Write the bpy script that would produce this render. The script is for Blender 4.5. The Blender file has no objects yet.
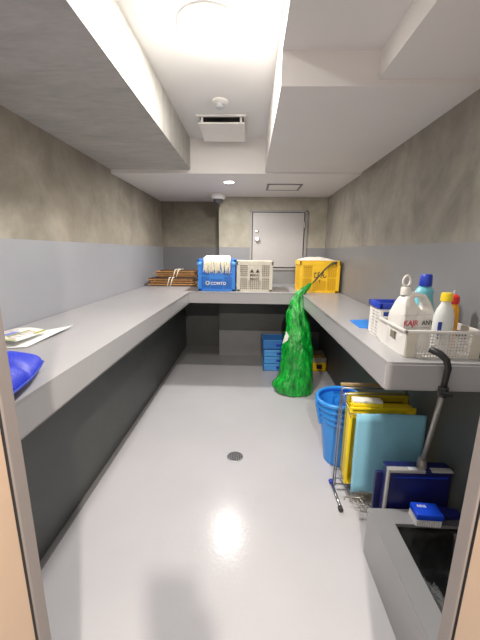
import bpy, bmesh, math, random
from mathutils import Vector, Matrix, noise as mnoise
random.seed(7)
S = bpy.context.scene
COL = S.collection
PI = math.pi

# ------------------------------------------------------------ materials
def lin(c):
    return tuple(((v/12.92) if v <= .04045 else ((v+.055)/1.055)**2.4) for v in [x/255 for x in c])
def newmat(name):
    m = bpy.data.materials.new(name); m.use_nodes = True
    nt = m.node_tree; b = nt.nodes['Principled BSDF']
    return m, nt, b
def mat(name, c, rough=.5, metal=0, var=.06, scale=14, bump=0, bscale=60, trans=0, alpha=1, emit=0, spec=.5):
    m, nt, b = newmat(name); N = nt.nodes; L = nt.links
    c = lin(c)
    tc = N.new('ShaderNodeTexCoord')
    nz = N.new('ShaderNodeTexNoise'); nz.inputs['Scale'].default_value = scale; nz.inputs['Detail'].default_value = 4
    L.new(tc.outputs['Object'], nz.inputs['Vector'])
    r = N.new('ShaderNodeValToRGB')
    r.color_ramp.elements[0].position = .3; r.color_ramp.elements[1].position = .7
    r.color_ramp.elements[0].color = (*[v*(1-var) for v in c], 1)
    r.color_ramp.elements[1].color = (*[min(1, v*(1+var)) for v in c], 1)
    L.new(nz.outputs['Fac'], r.inputs['Fac']); L.new(r.outputs['Color'], b.inputs['Base Color'])
    b.inputs['Roughness'].default_value = rough; b.inputs['Metallic'].default_value = metal
    b.inputs['Specular IOR Level'].default_value = spec
    b.inputs['Transmission Weight'].default_value = trans; b.inputs['Alpha'].default_value = alpha
    if bump:
        n2 = N.new('ShaderNodeTexNoise'); n2.inputs['Scale'].default_value = bscale; n2.inputs['Detail'].default_value = 5
        L.new(tc.outputs['Object'], n2.inputs['Vector'])
        bp = N.new('ShaderNodeBump'); bp.inputs['Strength'].default_value = bump; bp.inputs['Distance'].default_value = .01
        L.new(n2.outputs['Fac'], bp.inputs['Height']); L.new(bp.outputs['Normal'], b.inputs['Normal'])
    if emit:
        b.inputs['Emission Color'].default_value = (*c, 1); b.inputs['Emission Strength'].default_value = emit
    return m
def concrete_nodes(nt, c1, c2, c3, stretch=(1, 1, 1), sc=1.0):
    N = nt.nodes; L = nt.links
    geo = N.new('ShaderNodeNewGeometry')
    mp = N.new('ShaderNodeMapping'); mp.inputs['Scale'].default_value = stretch
    L.new(geo.outputs['Position'], mp.inputs['Vector'])
    n1 = N.new('ShaderNodeTexNoise'); n1.inputs['Scale'].default_value = 1.9*sc; n1.inputs['Detail'].default_value = 8
    n1.inputs['Roughness'].default_value = .62; n1.inputs['Distortion'].default_value = .7
    n2 = N.new('ShaderNodeTexNoise'); n2.inputs['Scale'].default_value = 11*sc; n2.inputs['Detail'].default_value = 6; n2.inputs['Roughness'].default_value = .7
    L.new(mp.outputs['Vector'], n1.inputs['Vector']); L.new(mp.outputs['Vector'], n2.inputs['Vector'])
    r = N.new('ShaderNodeValToRGB'); e = r.color_ramp.elements
    e[0].position = .34; e[0].color = (*lin(c1), 1); e[1].position = .68; e[1].color = (*lin(c3), 1)
    k = e.new(.5); k.color = (*lin(c2), 1)
    L.new(n1.outputs['Fac'], r.inputs['Fac'])
    mx = N.new('ShaderNodeMix'); mx.data_type = 'RGBA'; mx.blend_type = 'OVERLAY'; mx.inputs['Factor'].default_value = .3
    r2 = N.new('ShaderNodeValToRGB'); r2.color_ramp.elements[0].position = .3; r2.color_ramp.elements[1].position = .7
    r2.color_ramp.elements[0].color = (.32, .32, .32, 1); r2.color_ramp.elements[1].color = (.66, .66, .66, 1)
    L.new(n2.outputs['Fac'], r2.inputs['Fac'])
    L.new(r.outputs['Color'], mx.inputs['A']); L.new(r2.outputs['Color'], mx.inputs['B'])
    return geo, mx.outputs['Result'], n2
def concrete(name, c1, c2, c3, stretch=(1, 1, 1), sc=1.0, rough=.75):
    m, nt, b = newmat(name)
    geo, col, n2 = concrete_nodes(nt, c1, c2, c3, stretch, sc)
    nt.links.new(col, b.inputs['Base Color']); b.inputs['Roughness'].default_value = rough
    bp = nt.nodes.new('ShaderNodeBump'); bp.inputs['Strength'].default_value = .25; bp.inputs['Distance'].default_value = .01
    nt.links.new(n2.outputs['Fac'], bp.inputs['Height']); nt.links.new(bp.outputs['Normal'], b.inputs['Normal'])
    return m
ZP = 1.554
def wallmat(name, paint, c1, c2, c3, base=None, zbase=.38):
    """bare concrete above the paint line, satin paint below"""
    m, nt, b = newmat(name); N = nt.nodes; L = nt.links
    geo, col, n2 = concrete_nodes(nt, c1, c2, c3, (1, 1, .8))
    sp = N.new('ShaderNodeSeparateXYZ'); L.new(geo.outputs['Position'], sp.inputs[0])
    g = N.new('ShaderNodeMath'); g.operation = 'GREATER_THAN'; g.inputs[1].default_value = ZP; L.new(sp.outputs['Z'], g.inputs[0])
    mx = N.new('ShaderNodeMix'); mx.data_type = 'RGBA'; L.new(g.outputs[0], mx.inputs['Factor'])
    nz = N.new('ShaderNodeTexNoise'); nz.inputs['Scale'].default_value = 2.5; nz.inputs['Detail'].default_value = 3
    L.new(geo.outputs['Position'], nz.inputs['Vector'])
    r = N.new('ShaderNodeValToRGB'); pc = lin(paint)
    r.color_ramp.elements[0].color = (*[v*.88 for v in pc], 1); r.color_ramp.elements[1].color = (*[v*1.12 for v in pc], 1)
    L.new(nz.outputs['Fac'], r.inputs['Fac'])
    L.new(r.outputs['Color'], mx.inputs['A']); L.new(col, mx.inputs['B'])
    L.new(mx.outputs['Result'], b.inputs['Base Color'])
    mr = N.new('ShaderNodeMix'); mr.data_type = 'FLOAT'; mr.inputs['A'].default_value = .38; mr.inputs['B'].default_value = .8
    L.new(g.outputs[0], mr.inputs['Factor']); L.new(mr.outputs['Result'], b.inputs['Roughness'])
    bp = N.new('ShaderNodeBump'); bp.inputs['Distance'].default_value = .01
    ms = N.new('ShaderNodeMath'); ms.operation = 'MULTIPLY'; ms.inputs[1].default_value = .3
    L.new(g.outputs[0], ms.inputs[0]); L.new(ms.outputs[0], bp.inputs['Strength'])
    L.new(n2.outputs['Fac'], bp.inputs['Height']); L.new(bp.outputs['Normal'], b.inputs['Normal'])
    return m

M = {}
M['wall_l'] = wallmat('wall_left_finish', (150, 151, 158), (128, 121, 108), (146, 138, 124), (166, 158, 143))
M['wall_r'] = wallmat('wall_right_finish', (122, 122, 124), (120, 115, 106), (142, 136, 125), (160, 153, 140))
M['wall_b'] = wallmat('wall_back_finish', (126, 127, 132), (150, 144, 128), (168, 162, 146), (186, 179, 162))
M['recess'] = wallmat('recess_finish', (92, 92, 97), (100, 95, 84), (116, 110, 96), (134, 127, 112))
M['beam'] = concrete('beam_concrete', (160, 157, 151), (170, 167, 161), (181, 178, 172), (1.2, 4.0, 1), .9)
M['ceil'] = mat('ceiling_white', (222, 220, 218), .55, var=.02, scale=3)
M['bulk'] = mat('bulkhead_white', (224, 219, 215), .6, var=.02, scale=3)
M['dark'] = mat('dark_lower_wall', (70, 73, 72), .5, var=.08, scale=5)  # lower walls coloured darker than the walls above the counter
M['midg'] = mat('base_grey', (128, 128, 129), .4, var=.05, scale=5)
M['counter'] = mat('counter_grey_paint', (158, 156, 158), .3, var=.035, scale=4, bump=.05, bscale=40)
M['curb'] = mat('curb_grey_paint', (146, 146, 148), .35, var=.04, scale=4, bump=.05, bscale=30)
M['door'] = mat('door_paint', (176, 172, 170), .4, var=.02)
M['dframe'] = mat('door_frame_paint', (150, 147, 144), .4, var=.02)
M['black'] = mat('black_plastic', (26, 26, 28), .4)
M['gap'] = mat('shadow_gap', (35, 35, 36), .8)
M['steel'] = mat('polished_steel', (190, 190, 192), .22, 1, var=.03)
M['wire'] = mat('rack_wire', (150, 146, 140), .3, .9, var=.05)
M['white'] = mat('white_plastic', (226, 222, 216), .4, var=.02)
M['white2'] = mat('white_fixture', (222, 219, 214), .5, var=.02)
M['blue_crate'] = mat('blue_crate_plastic', (28, 120, 215), .4, var=.05)
M['blue_crate2'] = mat('pale_blue_crate_plastic', (70, 150, 225), .4, var=.05)
M['blue_crate3'] = mat('deep_blue_crate_plastic', (40, 110, 185), .4, var=.05)
M['grey_crate'] = mat('grey_crate_plastic', (205, 198, 182), .5, var=.05)
M['yellow_crate'] = mat('yellow_crate_plastic', (252, 196, 10), .4, var=.05)
M['yellow'] = mat('yellow_plastic', (246, 214, 20), .4, var=.04)
M['yellow_d'] = mat('yellow_plastic_shaded', (190, 172, 25), .45, var=.04)  # yellow darkened in colour for shade at the back of the rack
M['cyan'] = mat('cyan_board', (122, 184, 208), .55, var=.06, scale=6)
M['bucket'] = mat('bucket_blue_plastic', (40, 135, 225), .3, var=.04)
M['bucket_in'] = mat('bucket_deep_blue', (20, 80, 200), .35, var=.04)
M['navy'] = mat('navy_plastic', (17, 22, 84), .4, var=.05)
M['brush_blue'] = mat('brush_blue_plastic', (20, 70, 225), .35, var=.04)
M['bristle'] = mat('white_bristles', (215, 215, 215), .8, var=.1, scale=90)
M['bristle_d'] = mat('dark_bristles', (70, 72, 80), .8, var=.1, scale=90)
M['mop'] = mat('mop_cotton', (235, 228, 205), .9, var=.15, scale=70)
M['cloth'] = mat('white_cloth', (232, 226, 212), .9, var=.08, scale=30, bump=.4, bscale=60)
M['bamboo'] = mat('brown_slats', (176, 122, 62), .6, var=.3, scale=20)
M['bamboo_d'] = mat('dark_brown_slats', (78, 52, 34), .7, var=.3, scale=20)
M['string'] = mat('white_string', (228, 220, 200), .9)
M['cord'] = mat('dark_cord', (70, 72, 50), .8)
M['cbottle'] = mat('cyan_bottle_plastic', (110, 200, 218), .3, var=.03)
M['capblue'] = mat('cap_blue', (20, 50, 170), .35)
M['capyel'] = mat('cap_yellow', (240, 205, 30), .35)
M['capred'] = mat('cap_red', (225, 40, 35), .35)
M['orange'] = mat('orange_liquid', (240, 165, 30), .25, var=.04)
M['wbottle'] = mat('white_bottle_plastic', (225, 228, 225), .35, var=.03)
M['labelblue'] = mat('label_blue', (30, 60, 150), .4)
M['labelred'] = mat('label_red', (205, 45, 70), .4)
M['ink'] = mat('print_dark', (45, 42, 38), .6)
M['inkw'] = mat('print_white', (235, 240, 248), .6)
M['grip'] = mat('black_rubber_grip', (24, 24, 25), .5, bump=.1)
M['pole'] = mat('grey_pole', (160, 156, 152), .35, .5)
M['paper'] = mat('leaflet_paper', (238, 238, 234), .6, var=.02)
M['pgreen'] = mat('print_olive', (170, 175, 60), .6)
M['pblue'] = mat('print_lilac', (135, 140, 215), .6)
M['pred'] = mat('print_pink', (220, 130, 140), .6)
M['jamb'] = mat('jamb_grey_paint', (128, 120, 116), .45, var=.02)
M['casing'] = mat('casing_beige_paint', (196, 168, 142), .5, var=.02)
M['skin'] = mat('skin', (205, 160, 130), .5, var=.05)
M['sleeve'] = mat('sleeve_cloth', (60, 62, 70), .9, var=.1, bump=.2)
M['label_grey'] = mat('label_grey', (170, 172, 176), .5)

def emis(name, c, s):
    m, nt, b = newmat(name); b.inputs['Base Color'].default_value = (1, 1, 1, 1)
    nz = nt.nodes.new('ShaderNodeTexNoise'); nz.inputs['Scale'].default_value = 30
    b.inputs['Emission Color'].default_value = (*c, 1); b.inputs['Emission Strength'].default_value = s
    return m
M['lamp'] = emis('lamp_diffuser', (1, .97, .9), 45)
M['lamp_s'] = emis('lamp_diffuser_small', (1, .97, .9), 14)

def floormat():
    m, nt, b = newmat('floor_epoxy'); N = nt.nodes; L = nt.links
    geo = N.new('ShaderNodeNewGeometry'); nz = N.new('ShaderNodeTexNoise'); nz.inputs['Scale'].default_value = 1.3; nz.inputs['Detail'].default_value = 6
    L.new(geo.outputs['Position'], nz.inputs['Vector'])
    r = N.new('ShaderNodeValToRGB'); r.color_ramp.elements[0].position = .3; r.color_ramp.elements[1].position = .7
    r.color_ramp.elements[0].color = (*lin((180, 179, 184)), 1); r.color_ramp.elements[1].color = (*lin((191, 189, 193)), 1)
    L.new(nz.outputs['Fac'], r.inputs['Fac']); L.new(r.outputs['Color'], b.inputs['Base Color'])
    b.inputs['Roughness'].default_value = .2; b.inputs['Specular IOR Level'].default_value = .35
    n2 = N.new('ShaderNodeTexNoise'); n2.inputs['Scale'].default_value = 55; n2.inputs['Detail'].default_value = 3
    L.new(geo.outputs['Position'], n2.inputs['Vector'])
    bp = N.new('ShaderNodeBump'); bp.inputs['Strength'].default_value = .12; bp.inputs['Distance'].default_value = .004
    L.new(n2.outputs['Fac'], bp.inputs['Height']); L.new(bp.outputs['Normal'], b.inputs['Normal'])
    return m
M['floor'] = floormat()

def netmat():
    m, nt, b = newmat('green_net_bag'); N = nt.nodes; L = nt.links
    tc = N.new('ShaderNodeTexCoord')
    mp = N.new('ShaderNodeMapping'); mp.inputs['Scale'].default_value = (1, 1, .45); L.new(tc.outputs['Object'], mp.inputs['Vector'])
    v = N.new('ShaderNodeTexVoronoi'); v.inputs['Scale'].default_value = 30; L.new(mp.outputs['Vector'], v.inputs['Vector'])
    nz = N.new('ShaderNodeTexNoise'); nz.inputs['Scale'].default_value = 17; nz.inputs['Detail'].default_value = 8; nz.inputs['Roughness'].default_value = .7
    L.new(mp.outputs['Vector'], nz.inputs['Vector'])
    r = N.new('ShaderNodeValToRGB'); e = r.color_ramp.elements
    e[0].position = .36; e[0].color = (*lin((0, 84, 26)), 1); e[1].position = .66; e[1].color = (*lin((30, 200, 60)), 1)
    k = e.new(.5); k.color = (*lin((0, 140, 38)), 1)
    L.new(nz.outputs['Fac'], r.inputs['Fac']); L.new(r.outputs['Color'], b.inputs['Base Color'])
    b.inputs['Roughness'].default_value = .35
    bp = N.new('ShaderNodeBump'); bp.inputs['Strength'].default_value = .7; bp.inputs['Distance'].default_value = .012
    ad = N.new('ShaderNodeMath'); ad.operation = 'ADD'; L.new(v.outputs['Distance'], ad.inputs[0]); L.new(nz.outputs['Fac'], ad.inputs[1])
    L.new(ad.outputs[0], bp.inputs['Height']); L.new(bp.outputs['Normal'], b.inputs['Normal'])
    return m
M['net'] = netmat()
def bluebagmat():
    m, nt, b = newmat('blue_mesh_bag'); N = nt.nodes; L = nt.links
    tc = N.new('ShaderNodeTexCoord')
    ch = N.new('ShaderNodeTexChecker'); ch.inputs['Scale'].default_value = 110
    ch.inputs['Color1'].default_value = (*lin((14, 34, 175)), 1); ch.inputs['Color2'].default_value = (*lin((22, 50, 210)), 1)
    L.new(tc.outputs['Object'], ch.inputs['Vector']); L.new(ch.outputs['Color'], b.inputs['Base Color'])
    nz = N.new('ShaderNodeTexNoise'); nz.inputs['Scale'].default_value = 14; nz.inputs['Detail'].default_value = 5
    L.new(tc.outputs['Object'], nz.inputs['Vector'])
    bp = N.new('ShaderNodeBump'); bp.inputs['Strength'].default_value = .22; bp.inputs['Distance'].default_value = .02
    L.new(nz.outputs['Fac'], bp.inputs['Height']); L.new(bp.outputs['Normal'], b.inputs['Normal'])
    b.inputs['Roughness'].default_value = .5
    return m
M['bluebag'] = bluebagmat()
M['clear'] = mat('clear_film', (225, 228, 230), .1, trans=.93, var=.02, bump=.8, bscale=25)
M['blackbag'] = mat('black_film', (16, 16, 18), .28, var=.1, bump=.9, bscale=16)

# ------------------------------------------------------------ mesh helpers
class MB:
    def __init__(s): s.bm = bmesh.new()
    def _add(s, verts, m):
        if m is not None: bmesh.ops.transform(s.bm, matrix=m, verts=verts)
    def box(s, a, b, bev=0, m=None, seg=2):
        c = [(a[i]+b[i])/2 for i in range(3)]; d = [abs(b[i]-a[i]) for i in range(3)]
        r = bmesh.ops.create_cube(s.bm, size=1); v = r['verts']
        bmesh.ops.scale(s.bm, vec=d, verts=v); bmesh.ops.translate(s.bm, vec=c, verts=v)
        if bev:
            es = list({e for x in v for e in x.link_edges})
            rr = bmesh.ops.bevel(s.bm, geom=es, offset=bev, segments=seg, affect='EDGES', profile=.5)
            v = list(set(rr['verts']) | {x for f in rr['faces'] for x in f.verts} | {x for x in v if x.is_valid})
        s._add(v, m); return s
    def tube(s, pts, r, n=8, cap=True, closed=False):
        pts = [Vector(p) for p in pts]; rings = []; k = len(pts)
        rs = r if isinstance(r, (list, tuple)) else [r]*k
        up = None
        for i, p in enumerate(pts):
            if closed: t = (pts[(i+1) % k]-pts[i-1]).normalized()
            else: t = (pts[min(i+1, k-1)]-pts[max(i-1, 0)]).normalized()
            if up is None:
                up = Vector((0, 0, 1)) if abs(t.z) < .9 else Vector((1, 0, 0))
            a = t.cross(up)
            if a.length < 1e-4: a = t.orthogonal()
            a.normalize(); b = a.cross(t).normalized(); up = b
            rings.append([s.bm.verts.new(p+a*math.cos(2*PI*j/n)*rs[i]+b*math.sin(2*PI*j/n)*rs[i]) for j in range(n)])
        m = k if closed else k-1
        for i in range(m):
            A = rings[i]; B = rings[(i+1) % k]
            for j in range(n): s.bm.faces.new((A[j], A[(j+1) % n], B[(j+1) % n], B[j]))
        if cap and not closed:
            s.bm.faces.new(rings[0][::-1]); s.bm.faces.new(rings[-1])
        return s
    def lathe(s, prof, c=(0, 0, 0), n=32, m=None, sx=1, sy=1, caps=True):
        rings = []
        for (r, z) in prof:
            rings.append([s.bm.verts.new((r*sx*math.cos(2*PI*j/n), r*sy*math.sin(2*PI*j/n), z)) for j in range(n)])
        for i in range(len(rings)-1):
            A, B = rings[i], rings[i+1]
            for j in range(n): s.bm.faces.new((A[j], A[(j+1) % n], B[(j+1) % n], B[j]))
        if caps:
            s.bm.faces.new(rings[0][::-1]); s.bm.faces.new(rings[-1])
        v = [x for q in rings for x in q]
        if m is not None: bmesh.ops.transform(s.bm, matrix=m, verts=v)
        bmesh.ops.translate(s.bm, vec=c, verts=v); return s
    def prism(s, poly, z0, z1, bev=0):
        a = [s.bm.verts.new((x, y, z0)) for x, y in poly]; b = [s.bm.verts.new((x, y, z1)) for x, y in poly]
        fs = [s.bm.faces.new(a[::-1]), s.bm.faces.new(b)]
        for i in range(len(poly)): j = (i+1) % len(poly); fs.append(s.bm.faces.new((a[i], a[j], b[j], b[i])))
        if bev:
            bmesh.ops.bevel(s.bm, geom=list({e for f in fs for e in f.edges}), offset=bev, segments=2, affect='EDGES')
        return s
    def grid(s, P):                                   # P[i][j] points
        V = [[s.bm.verts.new(p) for p in row] for row in P]
        for i in range(len(V)-1):
            for j in range(len(V[0])-1): s.bm.faces.new((V[i][j], V[i+1][j], V[i+1][j+1], V[i][j+1]))
        return s
    def build(s, name, mat_, parent=None, smooth=False, loc=None, rz=0, solid=0, sub=0, auto=False):
        me = bpy.data.meshes.new(name)
        bmesh.ops.recalc_face_normals(s.bm, faces=s.bm.faces)
        s.bm.to_mesh(me); s.bm.free()
        me.materials.append(mat_)
        if smooth or auto:
            me.polygons.foreach_set('use_smooth', [True]*len(me.polygons))
        if auto:
            me.set_sharp_from_angle(angle=math.radians(35))
        o = bpy.data.objects.new(name, me); COL.objects.link(o)
        if loc: o.location = loc
        if rz: o.rotation_euler.z = rz
        if parent: o.parent = parent
        if solid:
            md = o.modifiers.new('s', 'SOLIDIFY'); md.thickness = solid
        if sub:
            md = o.modifiers.new('u', 'SUBSURF'); md.levels = sub; md.render_levels = sub
        return o
def tag(o, label=None, cat=None, group=None, kind=None):
    if label: o['label'] = label
    if cat: o['category'] = cat
    if group: o['group'] = group
    if kind: o['kind'] = kind
    return o
def thing(name, loc, label, cat, group=None, rz=0):
    o = bpy.data.objects.new(name, None); COL.objects.link(o); o.location = loc; o.rotation_euler.z = rz
    o.empty_display_size = .05
    return tag(o, label, cat, group)
def struct(name, mb, m, **k):
    o = mb.build(name, m, **k); o['kind'] = 'structure'; return o
def copy_tree(o, parent=None):
    c = o.copy(); COL.objects.link(c)
    if parent: c.parent = parent
    for ch in [x for x in bpy.data.objects if x.parent == o]: copy_tree(ch, c)
    return c
def text(name, body, size, m, parent, loc, rot, ext=.0006, sx=1, align='CENTER'):
    cu = bpy.data.curves.new(name, 'FONT'); cu.body = body; cu.size = size; cu.extrude = ext
    cu.align_x = align; cu.align_y = 'CENTER'; cu.resolution_u = 3; cu.offset = size*.015
    t = bpy.data.objects.new(name+'_c', cu); COL.objects.link(t)
    bpy.context.view_layer.update()
    me = bpy.data.meshes.new_from_object(t.evaluated_get(bpy.context.evaluated_depsgraph_get()))
    bpy.data.objects.remove(t); bpy.data.curves.remove(cu)
    me.materials.clear(); me.materials.append(m)
    o = bpy.data.objects.new(name, me); COL.objects.link(o); o.parent = parent
    o.location = loc; o.rotation_euler = rot; o.scale = (sx, 1, 1)
    return o

# ------------------------------------------------------------ room numbers
WL, WR, D1, D2 = -1.33, 1.011, 4.424, 4.856
ZL, ZB = 1.062, .939           # counter top / underside
ZC, ZH = 2.207, 2.51           # low / high ceiling
EL, ER, EB = -.67, .565, 3.418 # counter edges
FL = -1.006
YF = .5
XR = -.433                     # where the back wall steps back
def wall(name, a, b, m): return struct(name, MB().box(a, b), m)

fl = struct('floor', MB().box((-1.6, -1.4, -.08), (1.3, 5.0, 0)), M['floor'])
struct('trim_1', MB().box((FL, 3.985, 0), (WR, D2, .002)), M['midg'])  # thin band of darker grey over the back of the floor
struct('trim_2', MB().box((FL, YF, 0), (FL+.035, 3.985, .0015)), M['midg'])  # thin darker grey strip along the left edge of the floor
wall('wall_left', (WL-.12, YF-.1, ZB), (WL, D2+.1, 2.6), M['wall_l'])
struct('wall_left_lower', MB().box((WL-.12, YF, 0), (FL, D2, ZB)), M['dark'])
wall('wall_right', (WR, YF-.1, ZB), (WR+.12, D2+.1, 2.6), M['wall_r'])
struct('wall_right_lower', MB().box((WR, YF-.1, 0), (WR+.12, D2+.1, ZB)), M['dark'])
wall('wall_back', (XR, D1, ZB), (WR, D1+.5, 2.6), M['wall_b'])
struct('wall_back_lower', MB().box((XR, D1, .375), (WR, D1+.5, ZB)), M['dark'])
struct('wall_back_base', MB().box((XR, D1, 0), (WR, D1+.5, .375)), M['midg'])  # mid grey band along the foot of the back wall
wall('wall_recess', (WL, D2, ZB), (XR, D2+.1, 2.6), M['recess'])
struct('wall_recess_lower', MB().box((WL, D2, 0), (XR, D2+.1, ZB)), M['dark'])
# front wall with doorway
JL, JR = -.415, .397
fw = MB()
fw.box((WL-.12, YF-.14, 0), (JL-.03, YF, 2.6)); fw.box((JR+.03, YF-.14, 0), (WR+.12, YF, 2.6)); fw.box((JL-.03, YF-.14, 2.1), (JR+.03, YF, 2.6))
struct('wall_front', fw, M['ceil'])
# door lining
d = thing('door_2', (0, YF, 0), None, None); d['kind'] = 'structure'
jm = MB()
for x0, x1 in ((JL-.03, JL), (JR, JR+.03)): jm.box((x0, -.026, 0), (x1, .004, 2.1), .002)
jm.box((JL-.03, -.026, 2.07), (JR+.03, .004, 2.1), .002)
jm.build('door_frame', M['jamb'], d)
gm = MB()
for x0, x1 in ((JL-.03, JL-.004), (JR+.004, JR+.03)): gm.box((x0, -.034, 0), (x1, -.026, 2.1))
gm.build('door_seal', M['gap'], d)
cm = MB()
for x0, x1 in ((JL-.04, JL-.001), (JR+.001, JR+.04)): cm.box((x0, -.20, 0), (x1, -.034, 2.1), .003)
cm.box((JL-.04, -.20, 2.075), (JR+.04, -.034, 2.11), .003)
cm.build('door_casing', M['casing'], d)

# ceiling
struct('ceiling', MB().box((WL-.12, YF-.14, ZH), (WR+.12, D2+.1, ZH+.1)), M['ceil'])
struct('trim_3', MB().box((WL, 3.15, ZC), (WR, D2, ZH)), M['bulk'])          # lowered bulkhead at the back
struct('trim_4', MB().box((WL, YF, 2.24), (-.5735, 3.15, ZH)), M['beam'])     # concrete beam
struct('trim_5', MB().box((.123, 1.6, 2.222), (WR, 3.15, ZH)), M['bulk'])     # boxed duct
struct('trim_6', MB().box((.553, YF, 2.25), (WR, 1.6, ZH)), M['bulk'])
struct('trim_7', MB().box((.123, YF, 2.36), (.553, 1.6, ZH)), M['bulk'])
sm = MB()
for yy in (1.28, ): sm.box((.125, yy, 2.3585), (.553, yy+.004, 2.3605))
sm.box((.335, YF, 2.3585), (.339, 1.28, 2.3605))
struct('trim_8', sm, M['midg'])

# door (hatch) in the back wall
d = thing('door_1', (.374, D1, ZL), None, None); d['kind'] = 'structure'
MB().box((-.36, -.015, .222), (.36, .0, .958)).build('door_gap', M['gap'], d)
MB().box((-.347, -.028, .232), (.335, -.004, .945), .003).build('door_leaf', M['door'], d)
fm = MB()
fm.box((-.385, -.022, .0), (-.357, 0, .975), .002); fm.box((.35, -.022, .0), (.382, 0, .975), .002)
fm.box((-.385, -.022, .955), (.382, 0, .98), .002); fm.box((-.385, -.03, .19), (.382, 0, .218), .002)
fm.build('door_frame', M['dframe'], d)
MB().box((-.357, -.006, .0), (.35, -.0005, .19)).build('door_panel', M['midg'], d)
rotx = Matrix.Rotation(PI/2, 4, 'X')
kb = MB(); kb.lathe([(.034, 0), (.034, .006), (.012, .01), (.012, .03), (.027, .036), (.031, .05), (.024, .06), (.0, .061)], (-.288, -.028, .6), 24, rotx, caps=False)
kb.build('door_knob', M['steel'], d, auto=True)
kb = MB(); kb.lathe([(.02, 0), (.02, .006), (.008, .009), (.006, .016), (0, .016)], (-.288, -.028, .7), 20, rotx, caps=False)
kb.build('door_lock', M['steel'], d, auto=True)
for zz in (.79, .36):
    MB().lathe([(.008, -.04), (.008, .04)], (.345, -.03, zz), 12).build('hinge', M['steel'], d)

# U shaped counter
poly = [(WL, .5), (EL, .5), (EL, EB), (ER, EB), (ER, 1.235), (WR, 1.235), (WR, D1), (XR, D1), (XR, D2), (WL, D2)]
ct = MB(); ct.prism(poly, ZB, ZL, .009)
cobj = ct.build('counter', M['counter'], auto=True)
tag(cobj, 'long grey painted counter running in a U around three walls', 'counter')

# ------------------------------------------------------------ ceiling fittings
def downlight(x, y, z, r, m, label):
    t = thing('downlight', (x, y, z), label, 'ceiling light')
    MB().lathe([(r, -.001), (r+.012, -.006), (r+.022, -.004), (r+.024, 0)], n=40, caps=False).build('trim_ring', M['white2'], t, smooth=True)
    MB().lathe([(.0005, -.0035), (r, -.0035)], n=40, caps=False).build('diffuser', m, t)
    return t
downlight(-.213, 1.686, ZH, .12, M['lamp'], 'round glowing downlight, its disc widened by glare, in the high ceiling beside the concrete beam')  # disc drawn wider than the lamp to take in its glare
downlight(-.237, 3.512, ZC, .05, M['lamp_s'], 'small round downlight in the low ceiling at the back')
t = thing('smoke_detector', (-.228, 2.43, ZH), 'round white smoke detector on the high ceiling in front of the vent', 'smoke detector')
MB().lathe([(.058, 0), (.058, -.012), (.045, -.02), (.03, -.022)], n=32).build('base', M['white2'], t, auto=True)
MB().lathe([(.03, -.022), (.03, -.04), (.02, -.047), (.001, -.048)], n=24, caps=False).build('sensor_head', M['label_grey'], t, auto=True)
t = thing('ceiling_vent', (-.24, 2.865, ZH), 'square white air vent with a dropped tilting cover panel', 'vent')
fr = MB(); W_ = .19
fr.box((-W_, -.22, -.012), (W_, -.2, 0)); fr.box((-W_, .2, -.012), (W_, .22, 0)); fr.box((-W_, -.2, -.012), (-W_+.02, .2, 0)); fr.box((W_-.02, -.2, -.012), (W_, .2, 0))
fr.build('frame', M['white2'], t)
MB().box((-W_+.02, -.2, -.004), (W_-.02, .2, -.001)).build('duct_opening', M['gap'], t)
MB().box((-.178, -.185, -.006), (.178, .165, .006), .003, Matrix.Translation((0, -.02, -.062)) @ Matrix.Rotation(-.05, 4, 'X')).build('cover_panel', M['white'], t)
for sx in (-1, 1): MB().box((sx*.15-.008, -.195, -.055), (sx*.15+.008, -.175, -.002)).build('bracket', M['white'], t)
t = thing('ceiling_grille', (.357, 3.76, ZC), 'flat rectangular grille with a grey border in the low ceiling', 'vent')
fr = MB()
fr.box((-.19, -.17, -.008), (.19, -.145, 0)); fr.box((-.19, .145, -.008), (.19, .17, 0)); fr.box((-.19, -.145, -.008), (-.165, .145, 0)); fr.box((.165, -.145, -.008), (.19, .145, 0))
fr.build('frame', mat('grille_frame', (120, 116, 112), .5), t)
MB().box((-.165, -.145, -.006), (.165, .145, -.001), .002).build('panel', M['white'], t)
t = thing('security_camera', (-.42, 4.22, ZC), 'small white and black dome security camera under the low ceiling', 'camera')
MB().lathe([(.088, 0), (.094, -.02), (.09, -.05), (.07, -.065)], n=32).build('base', M['white2'], t, auto=True)
MB().lathe([(.062, -.065), (.06, -.08), (.045, -.108), (.02, -.12), (.001, -.122)], n=28, caps=False).build('dome', mat('dome_smoked', (70, 70, 72), .15), t, smooth=True)

# ------------------------------------------------------------ floor drain
t = thing('floor_drain', (-.088, 2.069, 0), 'round metal floor drain grate in the middle of the floor', 'drain')
MB().lathe([(.056, 0), (.056, .003), (.047, .0035), (.047, 0)], n=40).build('rim', M['steel'], t, auto=True)
MB().lathe([(.047, .0008), (.0005, .0008)], n=32, caps=False).build('drain_hole', M['gap'], t)
g = MB()
for k in range(-3, 4):
    h = math.sqrt(.047**2-(k*.0125)**2)
    g.box((k*.0125-.0016, -h, .001), (k*.0125+.0016, h, .003)); g.box((-h, k*.0125-.0016, .0012), (h, k*.0125+.0016, .0029))
g.build('grate', M['steel'], t); t.scale = (1.08, 1.08, 1)

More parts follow.
